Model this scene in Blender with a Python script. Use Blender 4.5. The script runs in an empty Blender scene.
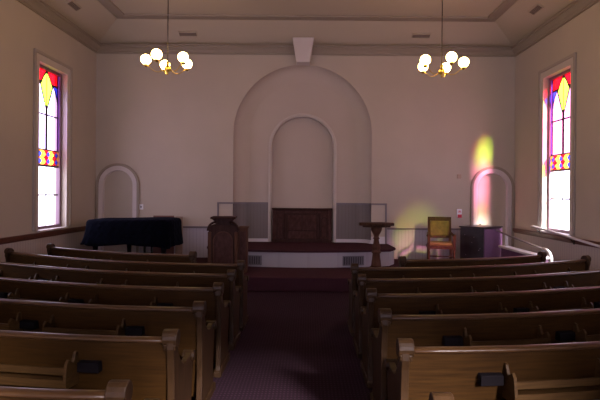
import bpy, bmesh, math, random
from mathutils import Vector, Matrix
random.seed(4)
C = bpy.context.scene.collection
PI = math.pi

# ------------------------------------------------------------------ camera, world, sun, exposure
cam_data = bpy.data.cameras.new('camera'); cam = bpy.data.objects.new('camera', cam_data); C.objects.link(cam)
cam.location = (0, 0, 1.8); cam.rotation_euler = (PI/2, -0.008, 0)
cam_data.lens = 30.0; cam_data.sensor_width = 36.0
cam_data.shift_x = -8/600; cam_data.shift_y = -6/600
cam_data.clip_end = 200
bpy.context.scene.camera = cam
vs = bpy.context.scene.view_settings
vs.view_transform = 'Standard'; vs.look = 'None'; vs.gamma = 1; vs.use_curve_mapping = False
vs.exposure = 1.5
world = bpy.data.worlds.new('sky'); bpy.context.scene.world = world; world.use_nodes = True
bg = world.node_tree.nodes['Background']
bg.inputs[0].default_value = (0.88, 0.83, 1.0, 1); bg.inputs[1].default_value = 2.4
SUN_DIR = Vector((-.415, 1, -.52))
sd = bpy.data.lights.new('sun', 'SUN'); sun = bpy.data.objects.new('sun', sd); C.objects.link(sun)
sun.rotation_euler = SUN_DIR.to_track_quat('-Z', 'Y').to_euler(); sun.location = (12, -10, 15)
sd.energy = 14.0; sd.angle = math.radians(9.5); sd.color = (1.0, .95, .88)
LAMP = 10.0            # strength of the chandelier globes
LAMP_COL = (1.0, .62, .20)

# room numbers
XL, XR, YF, YB = -5.1, 4.95, 12.0, -4.0
AX = -.14             # axis of aisle, stage and alcove
ZW, ZC = 5.30, 5.72   # top of walls, flat ceiling
WINY = [9.975, 6.2]
BW = 1.1
BACKX = [-3.2, -.07, 3.06]  # unseen rear windows, added to brighten the front wall
WH = .545; WZ0, WZ1 = 1.07, 4.27
for k, yw in enumerate(WINY):
    for s, xw in ((-1, XL-.26), (1, XR+.26)):
        ld = bpy.data.lights.new('window_portal', 'AREA'); lo = bpy.data.objects.new('window_portal', ld); C.objects.link(lo)
        ld.shape = 'RECTANGLE'; ld.size = 3.1; ld.size_y = 1.1
        ld.cycles.is_portal = True
        lo.location = (xw, yw, (WZ0+WZ1)/2)
        lo.rotation_euler = Vector((-s, 0, 0)).to_track_quat('-Z', 'Y').to_euler()
        M = lo.rotation_euler.to_matrix()
        if abs((M @ Vector((1, 0, 0))).z) < .5: ld.size, ld.size_y = ld.size_y, ld.size

for xb in BACKX:
    ld = bpy.data.lights.new('window_portal', 'AREA'); lo = bpy.data.objects.new('window_portal', ld); C.objects.link(lo)
    ld.shape = 'RECTANGLE'; ld.size = 2*BW; ld.size_y = 3.1; ld.cycles.is_portal = True
    lo.location = (xb, YB-.27, (WZ0+WZ1)/2); lo.rotation_euler = (PI/2, 0, PI)

# ------------------------------------------------------------------ materials
def mat(name, col, rough=.6, metal=0, noise=0, nscale=8, bump=0, bscale=40, spec=.5, stretch=None, col2=None, emit=None, estr=0):
    m = bpy.data.materials.new(name); m.use_nodes = True
    nt = m.node_tree; b = nt.nodes['Principled BSDF']
    b.inputs['Base Color'].default_value = (*col, 1)
    b.inputs['Roughness'].default_value = rough; b.inputs['Metallic'].default_value = metal
    b.inputs['Specular IOR Level'].default_value = spec
    tc = nt.nodes.new('ShaderNodeTexCoord')
    vec = tc.outputs['Object']
    if stretch:
        mp = nt.nodes.new('ShaderNodeMapping'); mp.inputs['Scale'].default_value = stretch
        nt.links.new(vec, mp.inputs['Vector']); vec = mp.outputs['Vector']
    if noise or col2:
        n = nt.nodes.new('ShaderNodeTexNoise'); n.inputs['Scale'].default_value = nscale; n.inputs['Detail'].default_value = 5
        nt.links.new(vec, n.inputs['Vector'])
        r = nt.nodes.new('ShaderNodeValToRGB'); r.color_ramp.elements[0].position = .3; r.color_ramp.elements[1].position = .7
        c2 = col2 or tuple(min(1, c*(1+noise)) for c in col)
        c1 = col if col2 else tuple(c*(1-noise) for c in col)
        r.color_ramp.elements[0].color = (*c1, 1); r.color_ramp.elements[1].color = (*c2, 1)
        nt.links.new(n.outputs['Fac'], r.inputs['Fac']); nt.links.new(r.outputs['Color'], b.inputs['Base Color'])
    if bump:
        n2 = nt.nodes.new('ShaderNodeTexNoise'); n2.inputs['Scale'].default_value = bscale; n2.inputs['Detail'].default_value = 3
        nt.links.new(vec, n2.inputs['Vector'])
        bp = nt.nodes.new('ShaderNodeBump'); bp.inputs['Strength'].default_value = bump; bp.inputs['Distance'].default_value = .01
        nt.links.new(n2.outputs['Fac'], bp.inputs['Height']); nt.links.new(bp.outputs['Normal'], b.inputs['Normal'])
    if emit:
        b.inputs['Emission Color'].default_value = (*emit, 1); b.inputs['Emission Strength'].default_value = estr
    return m

def wave_mat(name, col, groove, axis, scale, rough=.6, bump=.4):
    """paint over tongue and groove boards: narrow dark grooves repeating along one axis"""
    m = mat(name, col, rough)
    nt = m.node_tree; b = nt.nodes['Principled BSDF']
    tc = nt.nodes.new('ShaderNodeTexCoord'); sp = nt.nodes.new('ShaderNodeSeparateXYZ'); nt.links.new(tc.outputs['Object'], sp.inputs[0])
    mu = nt.nodes.new('ShaderNodeMath'); mu.operation = 'MULTIPLY'; mu.inputs[1].default_value = scale
    nt.links.new(sp.outputs[axis], mu.inputs[0])
    fr = nt.nodes.new('ShaderNodeMath'); fr.operation = 'FRACT'; nt.links.new(mu.outputs[0], fr.inputs[0])
    r = nt.nodes.new('ShaderNodeValToRGB'); e = r.color_ramp.elements
    e[0].position = 0; e[0].color = (*groove, 1); e[1].position = .14; e[1].color = (*col, 1)
    nt.links.new(fr.outputs[0], r.inputs['Fac']); nt.links.new(r.outputs['Color'], b.inputs['Base Color'])
    bp = nt.nodes.new('ShaderNodeBump'); bp.inputs['Strength'].default_value = bump; bp.inputs['Distance'].default_value = .01
    nt.links.new(r.outputs['Color'], bp.inputs['Height']); nt.links.new(bp.outputs['Normal'], b.inputs['Normal'])
    return m

def carpet_mat(name, a, b_, sx, sy, amount=1):
    m = mat(name, a, .95, spec=.1)
    nt = m.node_tree; b = nt.nodes['Principled BSDF']
    tc = nt.nodes.new('ShaderNodeTexCoord'); mp = nt.nodes.new('ShaderNodeMapping'); mp.inputs['Scale'].default_value = (sx, sy, 1)
    nt.links.new(tc.outputs['Object'], mp.inputs['Vector'])
    v = nt.nodes.new('ShaderNodeTexVoronoi'); v.inputs['Scale'].default_value = 1; v.inputs['Randomness'].default_value = 0
    nt.links.new(mp.outputs['Vector'], v.inputs['Vector'])
    r = nt.nodes.new('ShaderNodeValToRGB'); e = r.color_ramp.elements
    e[0].position = .18; e[0].color = (*b_, 1); e[1].position = .34; e[1].color = (*a, 1)
    nt.links.new(v.outputs['Distance'], r.inputs['Fac'])
    n = nt.nodes.new('ShaderNodeTexNoise'); n.inputs['Scale'].default_value = 220; nt.links.new(tc.outputs['Object'], n.inputs['Vector'])
    mx = nt.nodes.new('ShaderNodeMix'); mx.data_type = 'RGBA'; mx.blend_type = 'MULTIPLY'; mx.inputs[0].default_value = .5
    nt.links.new(r.outputs['Color'], mx.inputs[6]); nt.links.new(n.outputs['Fac'], mx.inputs[7]); nt.links.new(mx.outputs[2], b.inputs['Base Color'])
    bp = nt.nodes.new('ShaderNodeBump'); bp.inputs['Strength'].default_value = .5; bp.inputs['Distance'].default_value = .01
    nt.links.new(n.outputs['Fac'], bp.inputs['Height']); nt.links.new(bp.outputs['Normal'], b.inputs['Normal'])
    return m

def glass_mat(name, col):
    m = bpy.data.materials.new(name); m.use_nodes = True; nt = m.node_tree
    for n in list(nt.nodes):
        if n.type != 'OUTPUT_MATERIAL': nt.nodes.remove(n)
    out = [n for n in nt.nodes if n.type == 'OUTPUT_MATERIAL'][0]
    t = nt.nodes.new('ShaderNodeBsdfTransparent'); t.inputs[0].default_value = (*col, 1)
    g = nt.nodes.new('ShaderNodeBsdfGlossy'); g.inputs[1].default_value = .1; g.inputs[0].default_value = (.9, .9, .9, 1)
    mx = nt.nodes.new('ShaderNodeMixShader'); mx.inputs[0].default_value = .04
    nt.links.new(t.outputs[0], mx.inputs[1]); nt.links.new(g.outputs[0], mx.inputs[2]); nt.links.new(mx.outputs[0], out.inputs['Surface'])
    return m

M = {
 'wall': mat('wall plaster', (.465, .40, .325), .75, noise=.03, nscale=1.5, bump=.05, bscale=60, spec=.25),
 'ceil': mat('ceiling plaster', (.44, .375, .29), .8, noise=.02, nscale=1, spec=.2),
 'alcove': mat('alcove plaster', (.48, .405, .335), .75, noise=.02, nscale=1.5, spec=.25),
 'trim': mat('taupe trim paint', (.29, .242, .19), .55, spec=.3),
 'casing': mat('pale casing paint', (.58, .52, .50), .5, spec=.35),
 'white': mat('white enamel paint', (.60, .57, .58), .35, spec=.5),
 'wain_x': wave_mat('beadboard front', (.42, .39, .42), (.25, .23, .25), 0, 12),
 'wain_y': wave_mat('beadboard side', (.44, .385, .35), (.24, .22, .22), 1, 12),
 'wain_dark': wave_mat('grey alcove beadboard', (.17, .145, .135), (.11, .095, .09), 0, 12),
 'trim_soft': mat('soft taupe paint', (.36, .31, .26), .55, spec=.3),
 'niche': mat('niche moulding paint', (.54, .48, .42), .55, spec=.3),
 'slat': mat('rack oak lit tone', (.042, .020, .006), .5, spec=.15, col2=(.075, .038, .012), nscale=4, stretch=(1, 5, 20)),  # lighter than the pew oak, light on the racks put into the colour
 'rail_wood': mat('stained rail', (.10, .035, .02), .4, noise=.3, nscale=6, stretch=(1, 1, 8)),
 'rail_grey': mat('grey painted rail', (.17, .145, .15), .5),
 'oak': mat('varnished oak', (.023, .0096, .0020), .5, spec=.12, col2=(.046, .0200, .0042), nscale=3.2, stretch=(1.2, 6, 22), bump=.08, bscale=30),
 'oak_rail': mat('polished oak rail', (.05, .022, .007), .32, spec=.35, col2=(.085, .040, .014), nscale=4, stretch=(1, 5, 20)),
 'oak_end': mat('worn oak end', (.022, .010, .0032), .45, spec=.2, col2=(.045, .022, .008), nscale=5, stretch=(4, 4, 1.2), bump=.06),
 'walnut': mat('dark walnut', (.026, .009, .006), .6, spec=.15, col2=(.05, .02, .014), nscale=5, stretch=(5, 5, 1)),
 'walnut2': mat('carved walnut panel', (.04, .013, .009), .6, spec=.15, col2=(.075, .033, .025), nscale=9, stretch=(2, 2, 1)),
 'walnut_light': mat('lighter walnut', (.06, .022, .011), .6, spec=.15, col2=(.10, .046, .024), nscale=5, stretch=(5, 5, 1)),
 'black': mat('black lacquer', (.008, .008, .01), .25),
 'dark': mat('dark holder', (.006, .004, .005), .8, spec=.1),
 'organ': mat('organ dark case', (.020, .012, .016), .4, noise=.3),
 'organ_lit': mat('organ front lit purple', (.12, .052, .11), .5, noise=.1),  # purple window light put into the front board colour; ramp wall shares it
 'organ_knob': mat('organ knobs', (.55, .45, .5), .3),
 'brass': mat('brass', (.55, .38, .08), .28, metal=1),
 'iron': mat('dark iron', (.03, .025, .02), .45, metal=.6),
 'gold_cloth': mat('old gold velvet', (.12, .08, .018), .9, noise=.25, nscale=12, bump=.2, bscale=200),
 'chair_wood': mat('chair wood', (.028, .012, .006), .6, spec=.12, col2=(.075, .034, .016), nscale=6, stretch=(5, 5, 1)),
 'globe': mat('opal globe', (.95, .92, .88), .3, emit=LAMP_COL, estr=LAMP),
 'plastic': mat('white plastic', (.75, .75, .8), .4),
 'red': mat('red plastic', (.55, .03, .06), .4),
 'beige': mat('beige plastic', (.42, .30, .22), .5),
 'board_red': mat('red brown board', (.14, .05, .035), .5, noise=.15),
 'board_tan': mat('tan board', (.30, .21, .16), .6, noise=.1),
 'vent': mat('vent paint', (.20, .155, .125), .6),
 'grille': mat('dark grille', (.16, .145, .155), .5),
 'shadow_gap': mat('grille depth', (.05, .045, .05), .9),
 'stage_face': wave_mat('stage face boards', (.40, .37, .38), (.36, .33, .34), 0, 1.6),
 'lead': mat('lead came', (.03, .02, .035), .5, metal=.3),
 'sash': mat('sash paint', (.20, .12, .16), .5),
 'carpet': carpet_mat('plum carpet', (.030, .013, .020), (.064, .030, .048), 30, 20),
 'carpet_red': carpet_mat('maroon carpet', (.070, .026, .034), (.09, .036, .045), 40, 40),
 'g_clear': glass_mat('clear glass', (.92, .90, .97)),
 'g_lilac': glass_mat('lilac glass', (.80, .62, .98)),
 'g_pink': glass_mat('pink glass', (.93, .28, .52)),
 'g_red': glass_mat('red glass', (.65, .004, .01)),
 'g_yellow': glass_mat('yellow glass', (.50, .84, .05)),
 'g_violet': glass_mat('violet glass', (.40, .10, .85)),
 'g_blue': glass_mat('blue glass', (.03, .04, .70)),
 'g_amber': glass_mat('amber glass', (.95, .42, .04)),
 'soil': mat('churchyard grass', (.05, .09, .03), .9, noise=.3),
}
# quilted cover
qm = mat('navy quilted cover', (.0012, .0015, .0045), 1.0, spec=.05); M['quilt'] = qm
nt = qm.node_tree; b = nt.nodes['Principled BSDF']
tc = nt.nodes.new('ShaderNodeTexCoord'); mp = nt.nodes.new('ShaderNodeMapping'); mp.inputs['Rotation'].default_value = (PI/4, PI/4, PI/4); mp.inputs['Scale'].default_value = (9, 9, 9)
nt.links.new(tc.outputs['Object'], mp.inputs['Vector'])
vo = nt.nodes.new('ShaderNodeTexVoronoi'); vo.inputs['Randomness'].default_value = 0; vo.inputs['Scale'].default_value = 1; nt.links.new(mp.outputs['Vector'], vo.inputs['Vector'])
bp = nt.nodes.new('ShaderNodeBump'); bp.invert = True; bp.inputs['Strength'].default_value = .9; bp.inputs['Distance'].default_value = .03
nt.links.new(vo.outputs['Distance'], bp.inputs['Height']); nt.links.new(bp.outputs['Normal'], b.inputs['Normal'])
b.inputs['Sheen Weight'].default_value = .03; b.inputs['Sheen Tint'].default_value = (.3, .4, .8, 1)

# ------------------------------------------------------------------ mesh helpers
def box(bm, x0, x1, y0, y1, z0, z1, mi=0, mtx=None):
    v = [Vector((x, y, z)) for x in (x0, x1) for y in (y0, y1) for z in (z0, z1)]
    if mtx: v = [mtx @ p for p in v]
    v = [bm.verts.new(p) for p in v]
    for f in ((0, 1, 3, 2), (4, 6, 7, 5), (0, 4, 5, 1), (2, 3, 7, 6), (0, 2, 6, 4), (1, 5, 7, 3)):
        fc = bm.faces.new([v[i] for i in f]); fc.material_index = mi

def prism(bm, pts, f, h0, h1, mi=0):
    """outline pts, extruded; f(u, v, h) -> point"""
    a = [bm.verts.new(f(u, v, h0)) for u, v in pts]; c = [bm.verts.new(f(u, v, h1)) for u, v in pts]
    n = len(pts)
    fs = [bm.faces.new(a), bm.faces.new(c[::-1])]
    for i in range(n): fs.append(bm.faces.new((a[i], c[i], c[(i+1) % n], a[(i+1) % n])))
    for q in fs: q.material_index = mi

def tube(bm, path, r, n=10, mi=0, caps=True):
    path = [Vector(p) for p in path]; rr = r if isinstance(r, (list, tuple)) else [r]*len(path)
    rings = []; up = Vector((0, 0, 1)); prev = None
    for i, p in enumerate(path):
        t = (path[min(i+1, len(path)-1)]-path[max(i-1, 0)]).normalized()
        if prev is None:
            a = t.cross(up)
            if a.length < .05: a = t.cross(Vector((1, 0, 0)))
        else:
            a = prev - t*prev.dot(t)
        a.normalize(); prev = a; bb = t.cross(a)
        rings.append([bm.verts.new(p+(a*math.cos(2*PI*k/n)+bb*math.sin(2*PI*k/n))*rr[i]) for k in range(n)])
    for i in range(len(rings)-1):
        for k in range(n):
            f = bm.faces.new((rings[i][k], rings[i][(k+1) % n], rings[i+1][(k+1) % n], rings[i+1][k])); f.material_index = mi; f.smooth = True
    if caps:
        for q in (rings[0], rings[-1][::-1]):
            f = bm.faces.new(q); f.material_index = mi

def lathe(bm, prof, cx=0, cy=0, n=20, mi=0):
    rings = [[bm.verts.new((cx+r*math.cos(2*PI*k/n), cy+r*math.sin(2*PI*k/n), z)) for k in range(n)] for r, z in prof]
    for i in range(len(rings)-1):
        for k in range(n):
            f = bm.faces.new((rings[i][k], rings[i][(k+1) % n], rings[i+1][(k+1) % n], rings[i+1][k])); f.smooth = True; f.material_index = mi
    bm.faces.new(rings[0][::-1]).material_index = mi; bm.faces.new(rings[-1]).material_index = mi

def obj(name, bm, m, parent=None, loc=None, rot=None, bevel=0, seg=2, autosmooth=False):
    bmesh.ops.recalc_face_normals(bm, faces=bm.faces)
    me = bpy.data.meshes.new(name); bm.to_mesh(me); bm.free()
    o = bpy.data.objects.new(name, me); C.objects.link(o)
    for q in (m if isinstance(m, (list, tuple)) else [m]): me.materials.append(M[q])
    if parent: o.parent = parent
    if loc is not None: o.location = loc
    if rot is not None: o.rotation_euler = (0, 0, rot)
    if bevel:
        md = o.modifiers.new('bevel', 'BEVEL'); md.width = bevel; md.segments = seg; md.limit_method = 'ANGLE'; md.angle_limit = math.radians(40)
    return o
def thing(name, label, cat, loc=(0, 0, 0), rotz=0, group=None):
    o = bpy.data.objects.new(name, None); C.objects.link(o); o.empty_display_size = .2
    o.location = loc; o.rotation_euler = (0, 0, rotz); o['label'] = label; o['category'] = cat
    if group: o['group'] = group
    return o
def tag(o, label, cat, group=None):
    o['label'] = label; o['category'] = cat
    if group: o['group'] = group
    return o
def struct(name, bm, m, label=None, cat=None, **k):
    o = obj(name, bm, m, **k); o['kind'] = 'structure'
    if label: o['label'] = label; o['category'] = cat
    return o
def B(): return bmesh.new()

# ------------------------------------------------------------------ room shell
bm = B(); box(bm, XL-.2, XR+.2, YB-.2, YF+1.2, -.2, 0)
struct('floor', bm, 'carpet', 'plum patterned carpet running up the centre aisle', 'floor')

def side_wall(name, xin, s, label):
    bm = B(); xo = xin+s*.25; a, c = min(xin, xo), max(xin, xo)
    ys = sorted([(y-WH, y+WH) for y in WINY]); y = YB
    for (y0, y1) in ys:
        box(bm, a, c, y, y0, 0, ZW+.4); box(bm, a, c, y0, y1, 0, WZ0); box(bm, a, c, y0, y1, WZ1, ZW+.4); y = y1
    box(bm, a, c, y, YF+.9, 0, ZW+.4)
    bmesh.ops.remove_doubles(bm, verts=bm.verts, dist=1e-5)
    struct(name, bm, 'wall', label, 'wall')
side_wall('wall_left', XL, -1, 'dim plaster side wall beyond the left pews')
side_wall('wall_right', XR, 1, 'plaster side wall beside the ramp')
bm = B(); x = XL-.3
for xb in BACKX:
    box(bm, x, xb-BW, YB-.25, YB, 0, ZC+.3); box(bm, xb-BW, xb+BW, YB-.25, YB, 0, WZ0); box(bm, xb-BW, xb+BW, YB-.25, YB, WZ1, ZC+.3); x = xb+BW
box(bm, x, XR+.3, YB-.25, YB, 0, ZC+.3)
struct('wall_back', bm, 'wall', 'plaster wall behind the last pews', 'wall')
for k, xb in enumerate(BACKX):  # added windows behind the camera, there to light the front
    w = bpy.data.objects.new('window_%d' % (5+k), None); C.objects.link(w); w['kind'] = 'structure'; w.location = (xb, YB-.12, 0); w['label'] = 'clear unseen window added in the rear wall for light'; w['category'] = 'window'
    bm = B(); box(bm, -BW, BW, -.01, .0, WZ0, WZ1); obj('pane', bm, 'g_clear', w)
    bm = B(); box(bm, -BW, -BW+.06, -.04, .03, WZ0, WZ1); box(bm, BW-.06, BW, -.04, .03, WZ0, WZ1); box(bm, -BW+.06, BW-.06, -.04, .03, WZ0, WZ0+.06); box(bm, -BW+.06, BW-.06, -.04, .03, WZ1-.06, WZ1); box(bm, -BW+.06, BW-.06, -.04, .03, 2.6, 2.66); box(bm, -.02, .02, -.04, .03, WZ0+.06, 2.6); box(bm, -.02, .02, -.04, .03, 2.66, WZ1-.06); obj('sash_frame', bm, 'casing', w)

# front wall: a sheet with arched openings, each with its reveal
ARCHES = [(AX, 1.66, 4.9, 0, 0, 'alcove'), (-4.56, .36, 2.34, 0, .12, 'door'), (4.42, .36, 2.34, 0, .12, 'door')]
def arch_z(a, x):
    cx, r, zt = a[0], a[1], a[2]
    return zt-r+math.sqrt(max(0, r*r-(x-cx)**2))
bm = B()
xs = {XL-.25, XR+.25}
for a in ARCHES:
    n = 64 if a[1] > 1 else 24
    for i in range(n+1): xs.add(round(a[0]-a[1]*math.cos(PI*i/n), 5))
xs = sorted(xs)
for i in range(len(xs)-1):
    x0, x1 = xs[i], xs[i+1]; mid = (x0+x1)/2; z0 = z1 = 0
    for a in ARCHES:
        if abs(mid-a[0]) < a[1]: z0, z1 = arch_z(a, x0), arch_z(a, x1)
    v = [bm.verts.new(p) for p in ((x0, YF, z0), (x1, YF, z1), (x1, YF, ZW+.4), (x0, YF, ZW+.4))]
    bm.faces.new(v)
    if (z0 or z1) and [a for a in ARCHES if abs(mid-a[0]) < a[1]][0][4]:
        d = [a for a in ARCHES if abs(mid-a[0]) < a[1]][0][4]
        bm.faces.new([bm.verts.new(p) for p in ((x0, YF, z0), (x0, YF+d, z0), (x1, YF+d, z1), (x1, YF, z1))])
for a in ARCHES[1:]:
    for s in (-1, 1):
        x = a[0]+s*a[1]; zz = a[2]-a[1]
        bm.faces.new([bm.verts.new(p) for p in ((x, YF, 0), (x, YF+a[4], 0), (x, YF+a[4], zz), (x, YF, zz))])
bmesh.ops.remove_doubles(bm, verts=bm.verts, dist=1e-4)
me = bpy.data.meshes.new('wall_front'); bm.to_mesh(me); bm.free(); me.materials.append(M['wall'])
o = bpy.data.objects.new('wall_front', me); C.objects.link(o); o['kind'] = 'structure'; o['label'] = 'plaster end wall with the arched alcove'; o['category'] = 'wall'

# alcove back with its own shallow arched niche
NR, NT = .755, 3.70
bm = B(); ya = YF+.3
xs = sorted({AX-1.75, AX+1.75} | {round(AX-NR*math.cos(PI*i/40), 5) for i in range(41)})
for i in range(len(xs)-1):
    x0, x1 = xs[i], xs[i+1]; mid = (x0+x1)/2; z0 = z1 = 0
    if abs(mid-AX) < NR:
        z0, z1 = [NT-NR+math.sqrt(max(0, NR*NR-(x-AX)**2)) for x in (x0, x1)]
        bm.faces.new([bm.verts.new(p) for p in ((x0, ya, z0), (x0, ya+.14, z0), (x1, ya+.14, z1), (x1, ya, z1))])
    bm.faces.new([bm.verts.new(p) for p in ((x0, ya, z0), (x1, ya, z1), (x1, ya, 5.1), (x0, ya, 5.1))])
for s in (-1, 1):
    x = AX+s*NR
    bm.faces.new([bm.verts.new(p) for p in ((x, ya, 0), (x, ya+.14, 0), (x, ya+.14, NT-NR), (x, ya, NT-NR))])
box(bm, AX-1.2, AX+1.2, ya+.14, ya+.24, 0, 4.2)
bmesh.ops.remove_doubles(bm, verts=bm.verts, dist=1e-4)
me = bpy.data.meshes.new('wall_alcove'); bm.to_mesh(me); bm.free(); me.materials.append(M['alcove'])
o = bpy.data.objects.new('wall_alcove', me); C.objects.link(o); o['kind'] = 'structure'; o['label'] = 'plaster back of the tall alcove with a shallow niche'; o['category'] = 'wall'
# rounded cove that joins the wall to the alcove back
bm = B(); L = []; zs = 4.9-1.66
path_ = [(PI, z) for z in (0, 1.55)]+[(PI-PI*k/48, zs) for k in range(49)]+[(0, z) for z in (1.55, 0)]
for (q_, z) in path_:
    ring = []
    for k in range(9):
        th = PI/2*k/8; r_ = 1.66-.36*(1-math.cos(th)); ring.append(bm.verts.new((AX+r_*math.cos(q_), YF+.3*math.sin(th), z+r_*math.sin(q_))))
    L.append(ring)
for a in range(len(L)-1):
    for k in range(8):
        f = bm.faces.new((L[a][k], L[a][k+1], L[a+1][k+1], L[a+1][k])); f.smooth = True; f.material_index = 1 if a in (0, len(L)-2) else 0
struct('trim_16', bm, ['alcove', 'wain_dark'], 'rounded plaster edge inside the alcove', 'wall')
# a solid skin behind everything so no light leaks
bm = B(); box(bm, XL-.3, XR+.3, ya+.3, ya+.5, 0, 6.2); struct('wall_outer', bm, 'wall')

def arch_band(bm, cx, r_in, r_out, zsp, z0, y0, y1, mi=0, n=32):
    """a casing that follows an arch, springing at zsp, legs down to z0; y0 is the room side"""
    pin, pout = [(cx-r_in, z0)], [(cx-r_out, z0)]
    for i in range(n+1):
        t = PI-PI*i/n
        pin.append((cx+r_in*math.cos(t), zsp+r_in*math.sin(t))); pout.append((cx+r_out*math.cos(t), zsp+r_out*math.sin(t)))
    pin.append((cx+r_in, z0)); pout.append((cx+r_out, z0))
    L = []
    for p, q in zip(pin, pout):
        L.append([bm.verts.new(c) for c in ((p[0], y0, p[1]), (q[0], y0, q[1]), (q[0], y1, q[1]), (p[0], y1, p[1]))])
    for i in range(len(L)-1):
        for k in range(4):
            f = bm.faces.new((L[i][k], L[i][(k+1) % 4], L[i+1][(k+1) % 4], L[i+1][k])); f.material_index = mi
    for q in (L[0], L[-1]): bm.faces.new(q).material_index = mi

# ceiling: tray with sloping margins
bm = B(); i = .8
def q(*p): bm.faces.new([bm.verts.new(a) for a in p])
x0, x1, y0, y1 = XL+i, XR-i, YB+i, YF-i
q((x0, y0, ZC), (x1, y0, ZC), (x1, y1, ZC), (x0, y1, ZC))
q((XL, YF, ZW), (XR, YF, ZW), (x1, y1, ZC), (x0, y1, ZC)); q((XL, YB, ZW), (XR, YB, ZW), (x1, y0, ZC), (x0, y0, ZC))
q((XL, YB, ZW), (XL, YF, ZW), (x0, y1, ZC), (x0, y0, ZC)); q((XR, YB, ZW), (XR, YF, ZW), (x1, y1, ZC), (x1, y0, ZC))
struct('ceiling', bm, 'ceil', 'tray ceiling with sloping plaster margins', 'ceiling')
bm = B(); box(bm, XL-.3, XR+.3, YB-.3, YF+1, ZC+.06, ZC+.3); struct('ceiling_outer', bm, 'ceil')
# flat trim band around the tray
bm = B(); w = .24
for (a, c, d, e) in ((x0, x1, y1-w, y1), (x0, x1, y0, y0+w), (x0, x0+w, y0+w, y1-w), (x1-w, x1, y0+w, y1-w)):
    box(bm, a, c, d, e, ZC-.035, ZC+.01)
struct('trim_1', bm, 'trim', 'taupe band around the ceiling tray', 'trim', bevel=.012)
# crown cornice, mitred loop
prof = [(0, 5.15), (.035, 5.15), (.035, 5.20), (.06, 5.22), (.075, 5.27), (.12, 5.32), (.15, 5.345), (.15, 5.38), (.19, 5.40), (.19, 5.425), (0, 5.36)]
prof = [(p, 5.13+(z-5.15)*.68) for p, z in prof]
bm = B(); rings = []
for cx, cy, sx, sy in ((XL, YF, 1, -1), (XR, YF, -1, -1), (XR, YB, -1, 1), (XL, YB, 1, 1)):
    rings.append([bm.verts.new((cx+sx*p, cy+sy*p, z)) for p, z in prof])
for a in range(4):
    for k in range(len(prof)):
        kk = (k+1) % len(prof); bm.faces.new((rings[a][k], rings[a][kk], rings[(a+1) % 4][kk], rings[(a+1) % 4][k]))
struct('trim_2', bm, 'trim', 'taupe crown cornice around the room', 'trim')
# keystone
bm = B()
def ks(x, z, h): return Vector((AX+x, h-(.0 if z < 5 else .03), z))
prism(bm, [(-.155, 4.88), (.155, 4.88), (.25, 5.45), (-.25, 5.45)], ks, YF, YF-.32)
struct('trim_3', bm, 'casing', 'pale tapered keystone over the tall alcove arch', 'keystone', bevel=.01)
# niche casing in the alcove, door casings
bm = B(); arch_band(bm, AX, NR, NR+.03, NT-NR, .62, ya-.02, ya); arch_band(bm, AX, NR+.03, NR+.08, NT-NR, .62, ya-.045, ya)
struct('trim_4', bm, 'niche', 'pale arched moulding around the niche', 'trim', bevel=.006)
for k, cx in enumerate((-4.56, 4.42)):
    d = bpy.data.objects.new('door_%d' % (k+1), None); C.objects.link(d); d['kind'] = 'structure'; d.location = (cx, YF, .26)
    d['label'] = ('arched door in the dim corner behind the piano', 'arched door lit pink behind the organ')[k]; d['category'] = 'door'
    bm = B(); box(bm, -.37, .37, .07, .12, 0, 2.1); obj('leaf', bm, 'wall', d)
    bm = B(); arch_band(bm, 0, .355, .46, 1.72, 0, -.03, .10); obj('casing', bm, 'casing', d, bevel=.006)
    bm = B(); arch_band(bm, 0, .46, .52, 1.72, 0, -.055, 0); obj('outer_moulding', bm, 'trim', d, bevel=.008)
    bm = B(); bmesh.ops.create_uvsphere(bm, u_segments=12, v_segments=8, radius=.03); obj('door_knob', bm, 'iron', d, loc=(.29 if k == 0 else -.27, .03, .93-.1))

# wainscot and rails
bm = B(); box(bm, XL, XL+.02, YB, YF, 0, .94); o = struct('trim_5', bm, 'wain_y', 'beadboard along the left side wall', 'wainscot')
bm = B(); box(bm, XR-.02, XR, YB, YF, 0, .94); o = struct('trim_6', bm, 'wain_y', 'beadboard along the right side wall', 'wainscot')
bm = B(); box(bm, XL, XL+.05, YB, YF, .95, 1.03); box(bm, XL, XL+.03, YB, YF, .92, .95); struct('trim_7', bm, 'rail_wood', 'brown chair rail on the left side wall', 'rail', bevel=.01)
bm = B(); box(bm, XR-.05, XR, YB, YF, .95, 1.03); box(bm, XR-.03, XR, YB, YF, .92, .95); struct('trim_8', bm, 'rail_wood', 'brown chair rail on the right side wall', 'rail', bevel=.01)
bm = B(); box(bm, -4.04, AX-2.1, YF-.02, YF, 0, .96); box(bm, AX+2.04, 3.9, YF-.02, YF, 0, .96)
struct('trim_9', bm, 'wain_x', 'pale beadboard under the front wall rail', 'wainscot')
bm = B(); box(bm, -4.04, AX-2.08, YF-.05, YF, .965, 1.01); box(bm, AX+2.04, 3.9, YF-.05, YF, .965, 1.01)
struct('trim_10', bm, 'rail_grey', 'grey rail along the front wall', 'rail', bevel=.008)
bm = B()
for s in (-1, 1):
    a, c = sorted((AX+s*(NR+.08), AX+s*1.33)); box(bm, a, c, ya-.02, ya, .62, 1.55)
struct('trim_11', bm, 'wain_dark', 'dark grey panelling low in the alcove', 'wainscot')
bm = B()
for s in (-1, 1):
    a, c = sorted((AX+s*1.66, AX+s*2.02)); box(bm, a, c, YF-.02, YF, .26, 1.55)
struct('trim_12', bm, 'wall', 'raised panels beside the alcove opening', 'wainscot')
bm = B()
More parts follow.
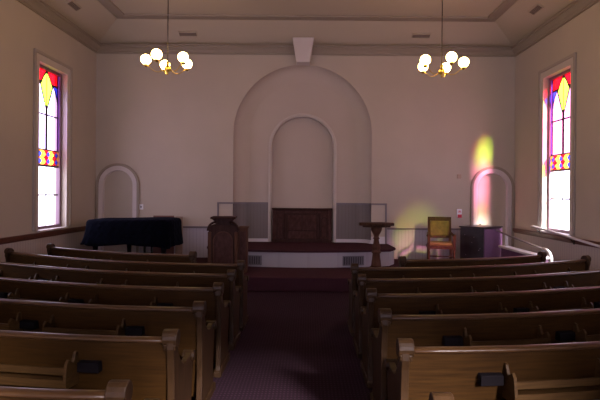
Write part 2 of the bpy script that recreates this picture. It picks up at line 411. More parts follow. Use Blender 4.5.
for s in (-1, 1):
    pl = [(1.66-.36*(1-math.cos(PI/2*k/8)), YF+.3*math.sin(PI/2*k/8)) for k in range(9)]+[(NR+.08, ya)]
    pp = [(AX+s*(p[0]-.035), p[1]-.04*(k > 0)) for k, p in enumerate(pl)]+[(AX+s*p[0], p[1]) for p in pl[::-1]]
    prism(bm, pp, lambda u, v, h: Vector((u, v, h)), 1.55, 1.59)
    a, c = sorted((AX+s*1.66, AX+s*2.03)); box(bm, a, c, YF-.05, YF, 1.55, 1.59)
    a, c = sorted((AX+s*1.99, AX+s*2.03)); box(bm, a, c, YF-.045, YF, .62, 1.55)
struct('trim_13', bm, 'rail_grey', 'grey cap rail stepping up round the alcove', 'rail')
bm = B()
for s in (-1, 1):
    pp = [(AX+s*(p[0]-.03), p[1]-.035*(k > 0)) for k, p in enumerate(pl)]+[(AX+s*p[0], p[1]) for p in pl[::-1]]
    prism(bm, pp, lambda u, v, h: Vector((u, v, h)), .62, .70)
    a, c = sorted((AX+s*1.66, AX+s*2.02)); box(bm, a, c, YF-.04, YF-.02, .62, .79)
struct('baseboard_front', bm, 'white', 'white baseboard low around the alcove', 'baseboard')

# ------------------------------------------------------------------ platforms
bm = B()
pf = [(XL, YF), (XL, 10.0), (-2.7, 9.75), (-2.45, 9.2), (2.2, 9.2), (2.45, 9.75), (4.05, 9.75), (4.05, 10.6), (XR, 10.6), (XR, YF)]
prism(bm, pf, lambda u, v, h: Vector((u, v, h)), 0, .26)
struct('chancel_step', bm, 'carpet_red', 'low maroon carpeted platform at the head of the aisle', 'platform', bevel=.02)
SW = 2.06
fr = []
n = 24
for k in range(n+1):
    u = -1+2*k/n; fr.append((AX+u*1.90, 10.45+.34*u*u))
out = [(AX-SW, YF), (AX-SW, 11.1)] + fr + [(AX+SW, 11.1), (AX+SW, YF)]
bm = B(); prism(bm, out, lambda u, v, h: Vector((u, v, h)), .26, .575); struct('stage_base', bm, 'stage_face', 'pale boarded face of the raised stage', 'stage')
def grow(p, k):
    return (AX+(p[0]-AX)*(1+k/2), p[1]-(k if p[1] < YF-.1 else 0))
top = [grow(p, .03) for p in out]
top = top[:-1]+[(AX+SW, YF), (AX+1.66, YF), (AX+1.66, ya), (AX-1.66, ya), (AX-1.66, YF)]
bm = B(); prism(bm, top, lambda u, v, h: Vector((u, v, h)), .575, .62); struct('stage_floor', bm, 'carpet_red', 'maroon carpeted floor of the raised stage', 'stage')
bm = B()
for k in range(n):
    a, c = fr[k], fr[k+1]
    bm.faces.new([bm.verts.new(Vector(p)) for p in ((a[0], a[1]-.012, .535), (c[0], c[1]-.012, .535), (c[0], c[1]-.012, .575), (a[0], a[1]-.012, .575))])
    bm.faces.new([bm.verts.new(Vector(p)) for p in ((a[0], a[1]-.012, .535), (c[0], c[1]-.012, .535), (c[0], c[1]+.01, .535), (a[0], a[1]+.01, .535))])
struct('trim_14', bm, 'stage_face', 'white moulding under the stage edge', 'trim')
def stage_y(x): return 10.45+.34*((x-AX)/1.9)**2
for x0_, x1_, lab in ((-1.30, -.96, 'dark vent grille in the stage face near the pulpit'), (.74, 1.20, 'dark vent grille in the stage face near the pedestal stand')):
    g = thing('vent_grille', lab, 'vent', ((x0_+x1_)/2, stage_y((x0_+x1_)/2)-.012, .30), math.atan(.68*((x0_+x1_)/2-AX)/1.9**2), 'stage vent grilles')
    w = (x1_-x0_)/2
    bm = B(); box(bm, -w, w, -.002, .03, 0, .20); obj('backing', bm, 'shadow_gap', g)
    bm = B(); box(bm, -w, w, -.012, .0, 0, .02); box(bm, -w, w, -.012, 0, .18, .20); box(bm, -w, -w+.02, -.012, 0, 0, .2); box(bm, w-.02, w, -.012, 0, 0, .2); obj('frame', bm, 'grille', g)
    bm = B(); k = -w+.05
    while k < w-.03: box(bm, k, k+.022, -.010, 0, .02, .18); k += .05
    obj('bars', bm, 'grille', g)

# ------------------------------------------------------------------ windows
def in_arc(u, v, cx, hw, top, spring):
    """pointed lancet: v measured down from the top of the sash"""
    if v > spring: return abs(u-cx) < hw
    R = ((spring-top)**2+hw*hw)/(2*hw)
    return v > top-.001 and (abs(u-cx)+(R-hw))**2+(spring-v)**2 < R*R
def glass_mesh(pale):
    """grid of small panes; local x across (0..GW), z up"""
    GW, z0, z1 = .96, 1.12, 4.22
    bm = B(); nx, nz = 64, 200
    vv = [[bm.verts.new((GW*i/nx, 0, z0+(z1-z0)*k/nz)) for i in range(nx+1)] for k in range(nz+1)]
    mats = ['lead', 'g_clear', pale, 'g_red', 'g_yellow', 'g_blue', 'g_amber', 'sash', 'g_violet']
    for k in range(nz):
        for i in range(nx):
            u = GW*(i+.5)/nx; z = z0+(z1-z0)*(k+.5)/nz; v = z1-z; e = .026
            if z < 2.30:
                m = 1
                if abs(u-GW/2) < .016 or abs(z-1.74) < .016: m = 0
            elif z < 2.34 or 2.62 < z < 2.66: m = 7
            elif z < 2.62:
                cw, ch = GW/6, .14
                a, c = u/cw, (z-2.34)/ch
                da, dc = abs(a-math.floor(a)-.5), abs(c-math.floor(c)-.5); par = int(math.floor(a)) % 2
                if .38 < da+dc < .5: m = 0
                elif da+dc < .5: m = 5 if par else 4
                else: m = 3 if int(a+.5) % 2 else 6
            else:
                def cls(u, v):
                    h = abs(u-GW/2); al = .0
                    # central almond
                    if .02 < v < .30: al = .23*((v-.02)/.28)**.75
                    elif .30 <= v < .78: al = .23*(1-((v-.30)/.48))**.85
                    if u < .035 or u > GW-.035: return 8
                    if h < al: return 4
                    if in_arc(u, v, GW*.25, GW*.235, .26, .80) or in_arc(u, v, GW*.75, GW*.235, .26, .80): return 2
                    if v < .26: return 3
                    return 5
                m = cls(u, v)
                if abs(v-.88) < .016 or abs(u-GW/2) < .012: m = 0
                elif any(cls(u+du, v+dv) != m for du, dv in ((e, 0), (-e, 0), (0, e), (0, -e))): m = 0
            f = bm.faces.new((vv[k][i], vv[k][i+1], vv[k+1][i+1], vv[k+1][i])); f.material_index = m
    me = bpy.data.meshes.new('stained_glass'); bm.to_mesh(me); bm.free()
    for q_ in mats: me.materials.append(M[q_])
    return me
GL = {-1: glass_mesh('g_lilac'), 1: glass_mesh('g_pink')}
wn = 0
for s, xw in ((-1, XL), (1, XR)):
    for yw in WINY:
        wn += 1
        w = bpy.data.objects.new('window_%d' % wn, None); C.objects.link(w); w['kind'] = 'structure'; w.location = (xw, yw, 0)
        w['label'] = '%s stained glass window %s' % (('lilac', 'pink')[s > 0], ('nearest the chancel', 'second from the chancel', 'third from the chancel', 'nearest the back')[WINY.index(yw)]); w['category'] = 'window'
        g = bpy.data.objects.new('stained_glass', GL[s]); C.objects.link(g); g.parent = w
        g.rotation_euler = (0, 0, PI/2); g.location = (s*.13, -.48, 0)
        bm = B(); a, c = sorted((s*.09, s*.17))
        box(bm, a, c, -WH, -.475, WZ0, WZ1); box(bm, a, c, .475, WH, WZ0, WZ1); box(bm, a, c, -.475, .475, WZ0, 1.13); box(bm, a, c, -.475, .475, 4.21, WZ1)
        obj('sash_frame', bm, 'sash', w, bevel=.006)
        bm = B(); a, c = sorted((0, -s*.02)); t = .13
        box(bm, a, c, -WH-t, -WH, WZ0, WZ1+t); box(bm, a, c, WH, WH+t, WZ0, WZ1+t); box(bm, a, c, -WH, WH, WZ1, WZ1+t)
        obj('casing', bm, 'niche', w)
        bm = B(); a, c = sorted((0, -s*.045)); t2 = t+.06
        box(bm, a, c, -WH-t2, -WH-t, WZ0, WZ1+t2); box(bm, a, c, WH+t, WH+t2, WZ0, WZ1+t2); box(bm, a, c, -WH-t, WH+t, WZ1+t, WZ1+t2)
        obj('outer_moulding', bm, 'trim_soft', w, bevel=.01)
        bm = B(); a, c = sorted((s*.12, -s*.06)); box(bm, a, c, -WH-.02, WH+.02, WZ0-.035, WZ0+.003); obj('sill', bm, 'casing', w, bevel=.008)

# ------------------------------------------------------------------ pews
KC = .082
def sweep(bm, prof, t0, t1, P, n=18, mi=0):
    rings = []
    for i in range(n+1):
        t = t0+(t1-t0)*i/n
        rings.append([bm.verts.new(P(t, p, z)) for p, z in prof])
    m = len(prof)
    for i in range(n):
        for k in range(m):
            f = bm.faces.new((rings[i][k], rings[i][(k+1) % m], rings[i+1][(k+1) % m], rings[i+1][k])); f.material_index = mi
    bm.faces.new(rings[0]).material_index = mi; bm.faces.new(rings[-1][::-1]).material_index = mi

END = [(-.045, 0), (.50, 0), (.50, .05), (.47, .08), (.455, .20), (.47, .36), (.50, .48), (.515, .56), (.50, .61), (.46, .63), (.41, .62), (.33, .61), (.24, .62),
       (.17, .655), (.115, .71), (.08, .76), (.055, .83), (.04, .87), (-.045, .87), (-.05, .80), (-.035, .74), (-.02, .60), (-.01, .3), (-.03, .1), (-.045, .06)]
def make_pew(s, t0, t1, label):
    """s: side of the aisle; t: distance from the aisle edge; local origin on the aisle edge"""
    root = thing('pew', label, 'pew', group='curved oak pews')
    def P(t, p, z):
        sl = math.atan(2*KC*t)          # heading of the curve
        x, y = t, KC*t*t
        x += -math.sin(sl)*p; y += math.cos(sl)*p
        return Vector((s*x, y, z))
    a, c = t0+.03, t1-.03
    bm = B(); sweep(bm, [(-.005, .835), (.03, .835), (.075, .45), (.13, .10), (.10, .10), (.04, .45)], a, c, P); obj('backrest', bm, 'oak', root)
    rp = [(.0125+.036*math.cos(q_)+0, .846+.020*math.sin(q_)) for q_ in [2*PI*k/14 for k in range(14)]]
    bm = B(); sweep(bm, rp, a, c, P)
    for f in bm.faces: f.smooth = len(f.verts) == 4
    obj('top_rail', bm, 'oak_rail', root)
    bm = B(); sweep(bm, [(.07, .40), (.48, .415), (.50, .43), (.48, .45), (.075, .435)], a, c, P); obj('seat', bm, 'oak', root)
    bm = B(); sweep(bm, [(.40, .0), (.43, .0), (.43, .40), (.40, .40)], a+.3, c-.3, P, 12); obj('seat_support', bm, 'oak', root)
    # ends
    for t, sg in ((t0, 1), (t1, -1)):
        bm = B(); prism(bm, END, lambda p, z, h: P(t+sg*h*0, p, z)+ (P(t+.01, 0, 0)-P(t-.01, 0, 0)).normalized()*h*sg, .018, .066); e = obj('end_panel', bm, 'oak_end', root, bevel=.006)
        tn = (P(t+.01, 0, 0)-P(t-.01, 0, 0)).normalized()*sg
        bm = B(); pr = []
        for k in range(16):
            q_ = 2*PI*k/16; pr.append((.005+.056*math.cos(q_), .862+.058*math.sin(q_)))
        prism(bm, pr, lambda p, z, h: P(t, p, z)+tn*h, 0, .095)
        prism(bm, [(-.04, .79), (.045, .79), (.05, .83), (-.045, .83)], lambda p, z, h: P(t, p, z)+tn*h, .008, .085); obj('scroll', bm, 'oak_end', e, bevel=.006)
        bm = B(); pr = [(.475+.04*math.cos(2*PI*k/12), .60+.04*math.sin(2*PI*k/12)) for k in range(12)]
        prism(bm, pr, lambda p, z, h: P(t, p, z)+tn*h, 0, .085); obj('arm_roll', bm, 'oak_end', e, bevel=.005)
        bm = B(); prism(bm, [(-.06, 0), (.53, 0), (.53, .05), (.50, .075), (-.03, .075), (-.06, .05)], lambda p, z, h: P(t, p, z)+tn*h, .005, .08); obj('foot', bm, 'oak_end', e, bevel=.005)
    # racks on the back
    tt = .68
    while tt+.62 < t1-.1:
        if tt > t0+.05:
            bm = B(); sweep(bm, [(-.12, .565), (.02, .565), (.02, .583), (-.12, .583)], tt, tt+.62, P, 4); sweep(bm, [(-.125, .565), (-.112, .565), (-.112, .615), (-.125, .615)], tt, tt+.62, P, 4)
            r = obj('book_rack', bm, 'slat', root)
            bm = B(); sweep(bm, [(-.118, .645), (-.106, .645), (-.106, .69), (-.118, .69)], tt, tt+.62, P, 4); obj('slat', bm, 'slat', r)
            for tb in (tt-.012, tt+.62):
                bm = B(); prism(bm, [(.03, .545), (-.125, .555), (-.13, .60), (-.115, .71), (-.09, .735), (-.04, .70), (-.015, .76), (.02, .77)], lambda p, z, h: P(tb+h, p, z), 0, .02); obj('bracket', bm, 'slat', r, bevel=.003)
            if tt-.19 > t0+.1:
                bm = B(); sweep(bm, [(-.035, .635), (.03, .635), (.025, .705), (-.035, .70)], tt-.175, tt-.03, P, 2); h_ = obj('card_holder', bm, 'dark', root, bevel=.004)
        tt += .96
    return root
ordn = ['closest to the camera', 'second from the camera', 'third from the camera', 'fourth from the camera', 'fifth from the camera', 'second row from the chancel']
LY = [2.35, 3.24, 4.09, 4.95, 5.8, 6.62]; RY = [2.23, 3.07, 3.88, 4.71, 5.56, 6.40]
def copy_tree(o, parent=None):
    c = o.copy(); C.objects.link(c); c.parent = parent
    for ch in [x for x in bpy.data.objects if x.parent == o]: copy_tree(ch, c)
    return c
protoL = make_pew(-1, 0, 3.88, 'x'); protoR = make_pew(1, 0, 3.64, 'x')
for proto, ys, x, sd_ in ((protoL, LY, -.83, 'left'), (protoR, RY, .555, 'right')):
    for k, y in enumerate(ys):
        o = proto if k == 0 else copy_tree(proto)
        o.location = (x, y-.012, 0)
        o['label'] = 'long curved oak pew on the %s of the aisle, %s' % (sd_, ordn[k])
p = make_pew(-1, .86, 3.60, 'shorter front oak pew before the covered piano'); p.location = (-.83, 7.5, 0)
p = make_pew(1, .76, 3.22, 'shorter front oak pew before the armchair and organ'); p.location = (.555, 7.12, 0)

# ------------------------------------------------------------------ altar cabinet
t = thing('altar_cabinet', 'carved dark walnut cabinet in the niche at the back of the stage', 'cabinet', (AX, 12.19, .62))
W = .735
bm = B(); box(bm, -W+.03, W-.03, 0, .22, 0, .80); obj('body', bm, 'walnut', t)
bm = B(); box(bm, -W-.0, W+.0, -.06, .24, .80, .83); box(bm, -W+.015, W-.015, -.045, .2, .775, .80); obj('top', bm, 'walnut', t, bevel=.008)
bm = B(); box(bm, -W+.01, W-.01, -.03, .1, 0, .07); obj('plinth', bm, 'walnut', t, bevel=.006)
for s in (-1, 1):
    bm = B(); a, c = sorted((s*(W-.02), s*(W-.10))); box(bm, a, c, -.035, .02, .07, .775); obj('pilaster', bm, 'walnut2', t, bevel=.008)
    cx = s*.54
    bm = B(); box(bm, cx-.095, cx+.095, -.015, .0, .09, .70); pn = obj('side_panel', bm, 'walnut2', t, bevel=.006)
    bm = B(); arch_band(bm, cx, .055, .08, .54, .13, -.035, -.01, n=14); obj('arch_moulding', bm, 'walnut', pn, bevel=.004)
    bm = B(); a, c = sorted((s*.36, s*.415)); box(bm, a, c, -.03, .01, .07, .70); obj('pilaster', bm, 'walnut', t, bevel=.005)
bm = B(); box(bm, -.62, .62, -.02, .0, .715, .765); obj('frieze', bm, 'walnut2', t, bevel=.004)
for k in range(2):
    s = -1+2*k
    bm = B(); a, c = sorted((s*.01, s*.345)); box(bm, a, c, -.02, .0, .30, .66); d = obj('upper_panel', bm, 'walnut2', t, bevel=.006)
    bm = B(); box(bm, a+.05, c-.05, -.032, -.015, .36, .60)
    for m_ in range(3): box(bm, a+.09+m_*.06, a+.115+m_*.06, -.045, -.03, .40, .56)
    obj('carving', bm, 'walnut2', d, bevel=.008)
bm = B(); box(bm, -.345, .345, -.012, .0, .09, .27); obj('lower_panel', bm, 'walnut2', t, bevel=.006)

# ------------------------------------------------------------------ pulpit
t = thing('pulpit', 'dark carved wooden pulpit standing at the aisle head beside the stage', 'pulpit', (-1.63, 9.62, .26), math.radians(4))
hw = .275
ol = [(-hw, 0), (hw, 0), (hw, .80)]
for k in range(9): q_ = PI/2*k/8; ol.append((hw-.11+.11*math.cos(q_), .84+.10*math.sin(q_)))
for k in range(9): q_ = PI/2+PI/2*k/8; ol.append((-hw+.11+.11*math.cos(q_), .84+.10*math.sin(q_)))
ol.append((-hw, .80))
bm = B(); prism(bm, ol, lambda u, v, h: Vector((u, h, v)), 0, .42); obj('body', bm, 'walnut', t, bevel=.008)
bm = B(); box(bm, -hw-.02, hw+.02, -.03, .44, 0, .08); obj('plinth', bm, 'walnut', t, bevel=.01)
for s in (-1, 1):
    bm = B(); a, c = sorted((s*(hw+.012), s*(hw-.055))); box(bm, a, c, -.03, .03, .08, .80); obj('stile', bm, 'walnut_light', t, bevel=.008)
ip = [(-.19, .12), (.19, .12), (.19, .62)]+[(.19*math.cos(PI*k/14), .62+.19*math.sin(PI*k/14)) for k in range(1, 14)]+[(-.19, .62)]
bm = B(); prism(bm, ip, lambda u, v, h: Vector((u, h, v)), -.018, .0); pn = obj('front_panel', bm, 'walnut2', t, bevel=.01)
bm = B(); arch_band(bm, 0, .17, .19, .62, .12, -.03, -.01, n=18); obj('moulding', bm, 'walnut_light', pn)
for s in (-1, 1):
    bm = B()
    pts = [(s*(.12+.17*math.sin(PI/2*k/10)), .99-.17*(1-math.cos(PI/2*k/10))) for k in range(11)]
    tube(bm, [(x, .0, z) for x, z in pts], .022, 8)
    obj('shoulder_moulding', bm, 'walnut', t)
bm = B(); prism(bm, [(-.13, .92), (.13, .92), (.17, 1.0), (.225, 1.05), (-.225, 1.05), (-.17, 1.0)], lambda u, v, h: Vector((u, h, v)), .02, .40); obj('desk_support', bm, 'walnut', t, bevel=.006)
bm = B(); v = Matrix.Rotation(math.radians(-6), 4, 'X'); box(bm, -.24, .24, -.05, .42, 1.045, 1.085, 0); obj('desk_top', bm, 'walnut', t, bevel=.01)
bm = B(); box(bm, hw+.012, hw+.19, .06, .40, 0, .86); w_ = obj('side_cabinet', bm, 'walnut_light', t, bevel=.006)
bm = B(); box(bm, hw+.01, hw+.21, .04, .42, .86, .885); obj('cabinet_top', bm, 'walnut_light', w_, bevel=.005)
bm = B(); box(bm, hw+.045, hw+.16, .05, .06, .10, .80); obj('inset_panel', bm, 'walnut2', w_)

# ------------------------------------------------------------------ pedestal stand
t = thing('pedestal_stand', 'turned wooden pedestal stand with a broad flat top before the stage', 'stand', (1.385, 10.08, .26))
bm = B(); prism(bm, [(.36*math.cos(2*PI*k/8+PI/8)/math.cos(PI/8)*.97, .2*math.sin(2*PI*k/8+PI/8)/math.cos(PI/8)) for k in range(8)], lambda u, v, h: Vector((u, v, h)), .915, .975)
obj('table_top', bm, 'chair_wood', t, bevel=.012)
bm = B(); prism(bm, [(.30*math.cos(2*PI*k/8+PI/8), .17*math.sin(2*PI*k/8+PI/8)) for k in range(8)], lambda u, v, h: Vector((u, v, h)), .885, .915); obj('apron', bm, 'chair_wood', t, bevel=.006)
bm = B(); lathe(bm, [(.09, .885), (.115, .87), (.11, .83), (.085, .77), (.055, .72), (.05, .68), (.075, .66), (.05, .64), (.062, .56), (.085, .50), (.09, .46), (.065, .42), (.095, .40), (.095, .37), (.075, .35), (.085, .25), (.10, .12), (.11, .09)][::-1])
obj('column', bm, 'walnut_light', t)
bm = B(); box(bm, -.13, .13, -.13, .13, 0, .05); box(bm, -.115, .115, -.115, .115, .05, .09); obj('base', bm, 'walnut_light', t, bevel=.01)

# ------------------------------------------------------------------ armchair
t = thing('armchair', 'high backed wooden armchair with old gold upholstery by the front wall', 'chair', (2.93, 10.95, .26), math.radians(-10))
hw = .27
def leg(x, y, z1, r=.026, turn=True):
    bm = B()
    if turn: lathe(bm, [(.02, 0), (.028, .02), (.022, .05), (.03, .12), (.022, .2), (.032, .28), (.024, .32), (.032, .35)], x, y, 10); box(bm, x-.03, x+.03, y-.03, y+.03, .34, z1)
    else: box(bm, x-.028, x+.028, y-.028, y+.028, 0, z1)
    return bm
for s in (-1, 1):
    obj('leg', leg(s*hw, 0, .62), 'chair_wood', t, bevel=.004)
    obj('leg', leg(s*(hw-.02), .48, .45, turn=False), 'chair_wood', t, bevel=.004)
    bm = B(); tube(bm, [(s*hw, -.03, .63), (s*(hw+.015), .06, .645), (s*hw, .25, .64), (s*(hw-.015), .47, .68)], [.03, .034, .026, .022], 10); obj('armrest', bm, 'chair_wood', t)
bm = B(); box(bm, -hw-.03, hw+.03, -.03, .5, .36, .42); obj('seat_frame', bm, 'chair_wood', t, bevel=.006)
bm = B(); box(bm, -hw, hw, -.01, .46, .42, .49); o = obj('seat_cushion', bm, 'gold_cloth', t, bevel=.03, seg=3)
bm = B()
rake = lambda z: .47+(z-.42)*.12
for s in (-1, 1):
    a, c = sorted((s*(hw-.01), s*(hw-.065)))
    prism(bm, [(rake(.40), .40), (rake(.40)+.045, .40), (rake(1.02)+.045, 1.02), (rake(1.02), 1.02)], lambda y, z, h: Vector((h, y, z)), a, c)
for z0_, z1_ in ((.95, 1.04), (.56, .61)):
    prism(bm, [(rake(z0_), z0_), (rake(z0_)+.045, z0_), (rake(z1_)+.045, z1_), (rake(z1_), z1_)], lambda y, z, h: Vector((h, y, z)), -hw+.01, hw-.01)
obj('back_frame', bm, 'chair_wood', t, bevel=.006)
bm = B(); prism(bm, [(rake(.62)-.02, .61), (rake(.62)+.03, .61), (rake(.95)+.03, .95), (rake(.95)-.02, .95)], lambda y, z, h: Vector((h, y, z)), -hw+.06, hw-.06); obj('back_cushion', bm, 'gold_cloth', t, bevel=.02, seg=3)
bm = B(); tube(bm, [(-hw, .0, .17), (-hw+.02, .48, .17)], .014, 8); tube(bm, [(hw, 0, .17), (hw-.02, .48, .17)], .014, 8); tube(bm, [(-hw, .24, .17), (hw, .24, .17)], .014, 8); obj('stretcher', bm, 'chair_wood', t)

# ------------------------------------------------------------------ organ console
t = thing('organ_console', 'boxy dark organ console standing below the pink arched door', 'organ', (3.80, 10.78, .26), math.radians(40))
bm = B(); box(bm, 0.02, .78, .02, .60, 0, .82); obj('case', bm, 'organ', t, bevel=.01)
bm = B(); box(bm, 0, .80, 0, .62, .82, .85); obj('lid', bm, 'organ', t, bevel=.006)
bm = B(); box(bm, .03, .77, .0, .02, .02, .80); obj('front_board', bm, 'organ_lit', t, bevel=.004)
for (y_, z) in ((.30, .50), (.1, .38), (.13, .34), (.45, .22), (.48, .66), (.25, .62)):
    bm = B(); bmesh.ops.create_uvsphere(bm, u_segments=8, v_segments=6, radius=.006, matrix=Matrix.Translation((.014, y_, z)))
    obj('knob', bm, 'organ_knob', t)

# ------------------------------------------------------------------ grand piano under a cover
PX, PY = -3.75, 10.35
t = thing('grand_piano', 'black grand piano hidden under its quilted cover', 'piano', (PX, PY, .26))
def pring(k, nn, gx, gy):
    q_ = 2*PI*k/nn; c_, s_ = math.cos(q_), math.sin(q_); e = .36
    return (gx*math.copysign(abs(c_)**e, c_), .55+gy*math.copysign(abs(s_)**e, s_))
nn = 96
bm = B(); prism(bm, [pring(k, nn, .86, .58) for k in range(nn)], lambda u, v, h: Vector((u, v, h)), .58, .93); obj('case', bm, 'black', t)
for lx, ly, r in ((.72, .18, .06), (-.72, .18, .055), (-.3, 1.0, .055)):
    bm = B(); lathe(bm, [(.03, 0), (r*.6, .05), (r*.7, .1), (r, .40), (r*1.25, .45), (r*1.25, .60)], lx, ly, 12); obj('leg', bm, 'black', t)
bm = B(); box(bm, .32, .36, .10, .14, .05, .6); box(bm, .47, .51, .10, .14, .05, .6); box(bm, .28, .55, .06, .18, .02, .07); obj('pedal_lyre', bm, 'black', t)
bm = B()
rows = [(.0, .02, .955), (.5, .5, .965), (.85, .85, .968), (.945, .92, .96), (.975, .955, .935), (.985, .975, .90), (.99, .985, .75), (1.0, 1.0, .62), (1.01, 1.01, .50), (1.015, 1.015, .40)]
L = []
for j, (gx, gy, z) in enumerate(rows):
    r_ = []
    for k in range(nn):
        x, y = pring(k, nn, gx*.91+.01, .62*gy+.005)
        fl = max(0, (.92-z)/.5)
        wob = .018*fl*math.sin(k*1.1)+.012*fl*math.sin(k*.53+1)
        if x < -.2: x -= .09*fl*fl*(min(1, -x)); 
        dz = 0
        if j == len(rows)-1: dz = .025*math.sin(k*.35)+(.05 if x < 0 else 0)+(.04*max(0, 1-abs(x-.2)/.4))
        r_.append(bm.verts.new((x*(1+wob), .55+(y-.55)*(1+wob), z+dz+(.012*math.sin(3*x) if j < 5 else 0))))
    L.append(r_)
for j in range(len(L)-1):
    for k in range(nn):
        f = bm.faces.new((L[j][k], L[j][(k+1) % nn], L[j+1][(k+1) % nn], L[j+1][k])); f.smooth = True
bm.faces.new(L[0])
cv = obj('piano_cover', bm, 'quilt', loc=(PX, PY, .26)); tag(cv, 'dark navy quilted cover draped over the grand piano', 'cover')
md = cv.modifiers.new('thickness', 'SOLIDIFY'); md.thickness = .008; md.offset = 1
bm = B(); box(bm, 0, .49, 0, .04, 0, 1.0); tag(obj('wooden_board', bm, 'board_red', loc=(-3.66, 11.84, .26), bevel=.006), 'reddish brown board standing against the wall behind the piano', 'board')
bm = B(); box(bm, 0, .17, 0, .03, 0, .98); tag(obj('wooden_board', bm, 'board_tan', loc=(-3.15, 11.90, .26), bevel=.004), 'narrow tan board peeping out past the reddish board', 'board')

# ------------------------------------------------------------------ ramp, low wall, handrails
bm = B(); prism(bm, [(8.1, 0), (10.6, 0), (10.6, .26)], lambda y, z, h: Vector((h, y, z)), 4.14, XR); struct('ramp', bm, 'carpet_red', 'carpeted ramp beside the right side wall', 'ramp')
bm = B(); box(bm, 4.02, 4.12, 8.55, 10.38, 0, .72); struct('ramp_wall', bm, 'organ_lit', 'low dark wall beside the ramp', 'wall')
bm = B(); box(bm, 3.97, 4.16, 8.50, 10.42, .72, .765); struct('trim_15', bm, 'white', 'white cap on the low ramp wall', 'trim', bevel=.01)
t = thing('handrail', 'slim handrail on the low ramp wall with a curled white end', 'handrail', (4.07, 9, 0), group='ramp handrails')
bm = B(); tube(bm, [(0, 1.78, 1.05), (0, 1, .98), (.0, -.35, .885)], .018, 10); obj('bar', bm, 'rail_grey', t)
bm = B(); pts = [(0, -.35, .885), (.0, -.5, .875), (.0, -.60, .84), (0, -.65, .76), (0, -.66, .60), (0, -.66, 0)]; tube(bm, pts, .028, 12); obj('curled_end', bm, 'white', t)
for y in (1.25,):
    bm = B(); box(bm, -.025, .025, y-.025, y+.025, .766, .99); obj('post', bm, 'white', t, bevel=.006)
t = thing('handrail', 'white handrail fixed along the right side wall under the window', 'handrail', (XR-.11, 9, 0), group='ramp handrails')
bm = B(); tube(bm, [(.0, 1.82, 1.13), (0, 1.72, 1.14), (0, .5, 1.06), (0, -2.2, .86)], .024, 12); obj('bar', bm, 'white', t)
for y, z in ((1.55, 1.13), (.2, 1.04), (-1.1, .94)):
    bm = B(); tube(bm, [(0, y, z-.02), (.02, y, z-.07), (.06, y, z-.09)], .012, 8); box(bm, .055, .06, y-.03, y+.03, z-.13, z-.05); obj('bracket', bm, 'iron', t)

# ------------------------------------------------------------------ wall fittings
t = thing('light_switch', 'white light switch plate beside the arched door near the piano', 'switch', (-4.0, YF-.012, 1.46))
bm = B(); box(bm, -.05, .05, 0, .012, -.065, .065); obj('plate', bm, 'plastic', t, bevel=.004)
bm = B(); box(bm, -.012, .012, -.008, 0, -.02, .02); obj('toggle', bm, 'iron', t)
bm = B(); box(bm, -.05, .05, 0, .03, -.05, .05); tag(obj('thermostat', bm, 'beige', loc=(3.62, YF-.03, 2.25), bevel=.006), 'small beige box on the wall above the fire alarm call point', 'thermostat')
t = thing('fire_alarm', 'red and white fire alarm call point beside the pink arched door', 'alarm', (3.63, YF-.04, 1.36))
bm = B(); box(bm, -.055, .055, 0, .04, -.105, .105); obj('housing', bm, 'plastic', t, bevel=.006)
bm = B(); box(bm, -.05, .05, -.012, 0, -.10, -.02); obj('pull_plate', bm, 'red', t, bevel=.004)
bm = B(); box(bm, -.04, .04, -.006, 0, .03, .045); box(bm, -.025, .025, -.006, 0, .055, .07); obj('marking', bm, 'red', t)

# ceiling vents on the sloping margins
slope = math.atan((ZC-ZW)/.8)
def vent(loc, rz, lab):
    t = thing('ceiling_vent', lab, 'vent', loc, 0, 'ceiling vents'); t.rotation_mode = 'XYZ'
    m = Matrix.Rotation(rz, 4, 'Z') @ Matrix.Rotation(-slope, 4, 'X'); t.rotation_euler = m.to_euler()
    bm = B(); box(bm, -.22, .22, -.075, -.055, -.02, 0); box(bm, -.22, .22, .055, .075, -.02, 0); box(bm, -.22, -.2, -.055, .055, -.02, 0); box(bm, .2, .22, -.055, .055, -.02, 0); obj('frame', bm, 'ceil', t)
    bm = B(); box(bm, -.2, .2, -.055, .055, -.006, .0); obj('backing', bm, 'shadow_gap', t)
    bm = B()
    for k in range(4): box(bm, -.2, .2, -.05+k*.027, -.034+k*.027, -.016, -.004)
    obj('slats', bm, 'vent', t)
def sl_pt(f): return ZW+(ZC-ZW)*f
vent((-2.82, YF-.38, sl_pt(.38/.8)), 0, 'slotted vent in the sloping ceiling above the light switch and piano side')
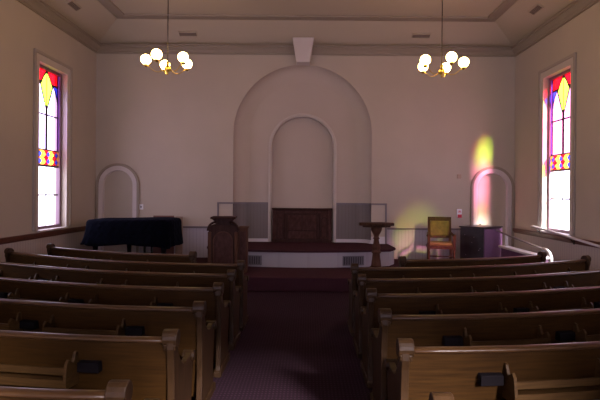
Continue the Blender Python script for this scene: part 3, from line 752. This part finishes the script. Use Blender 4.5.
vent((2.60, YF-.38, sl_pt(.38/.8)), 0, 'slotted vent in the front slope of the ceiling above the armchair side')
vent((XL+.41, 9.95, sl_pt(.51)), PI/2, 'slotted vent in the ceiling slope over the left side wall')
vent((XR-.43, 9.98, sl_pt(.53)), -PI/2, 'slotted vent in the ceiling slope over the right side wall')

# ------------------------------------------------------------------ chandeliers
def chandelier(loc, a0, lab):
    t = thing('chandelier', lab, 'chandelier', loc, 0, 'brass globe chandeliers')
    ht = ZC-loc[2]
    bm = B(); tube(bm, [(0, 0, -.1), (0, 0, ht-.03)], .008, 8); obj('rod', bm, 'iron', t)
    bm = B(); lathe(bm, [(.08, ht-.002), (.075, ht-.02), (.03, ht-.05), (.015, ht-.07)][::-1], 0, 0, 16); obj('ceiling_rose', bm, 'brass', t)
    bm = B(); lathe(bm, [(.004, -.26), (.02, -.24), (.012, -.22), (.045, -.19), (.055, -.15), (.04, -.11), (.02, -.09), (.03, -.05), (.012, -.02)], 0, 0, 16); obj('hub', bm, 'brass', t)
    for k in range(5):
        q_ = math.radians(a0+72*k); c_, s_ = math.cos(q_), -math.sin(q_); R = .37
        pts = []
        for j in range(13):
            u = j/12; r = .03+(R-.03)*u
            z = -.15 - .06*math.sin(PI*min(1, u*1.25)) + (.055*max(0, (u-.6)/.4)**1.5)
            pts.append((c_*r, s_*r, z))
        pts.append((c_*R, s_*R, -.10))
        bm = B(); tube(bm, pts, .0055, 8); a = obj('arm', bm, 'brass', t)
        bm = B(); lathe(bm, [(.014, -.13), (.035, -.115), (.042, -.09), (.036, -.085)], c_*R, s_*R, 14); obj('cup', bm, 'brass', a)
        bm = B(); bmesh.ops.create_uvsphere(bm, u_segments=22, v_segments=14, radius=.089, matrix=Matrix.Translation((c_*R, s_*R, 0)))
        for f in bm.faces: f.smooth = True
        obj('globe', bm, 'globe', a)
chandelier((-2.46, 8.7, 4.11), 31, 'five globe brass chandelier hanging over the left pews')
chandelier((2.31, 8.7, 4.10), 8, 'five globe brass chandelier hanging over the right pews')
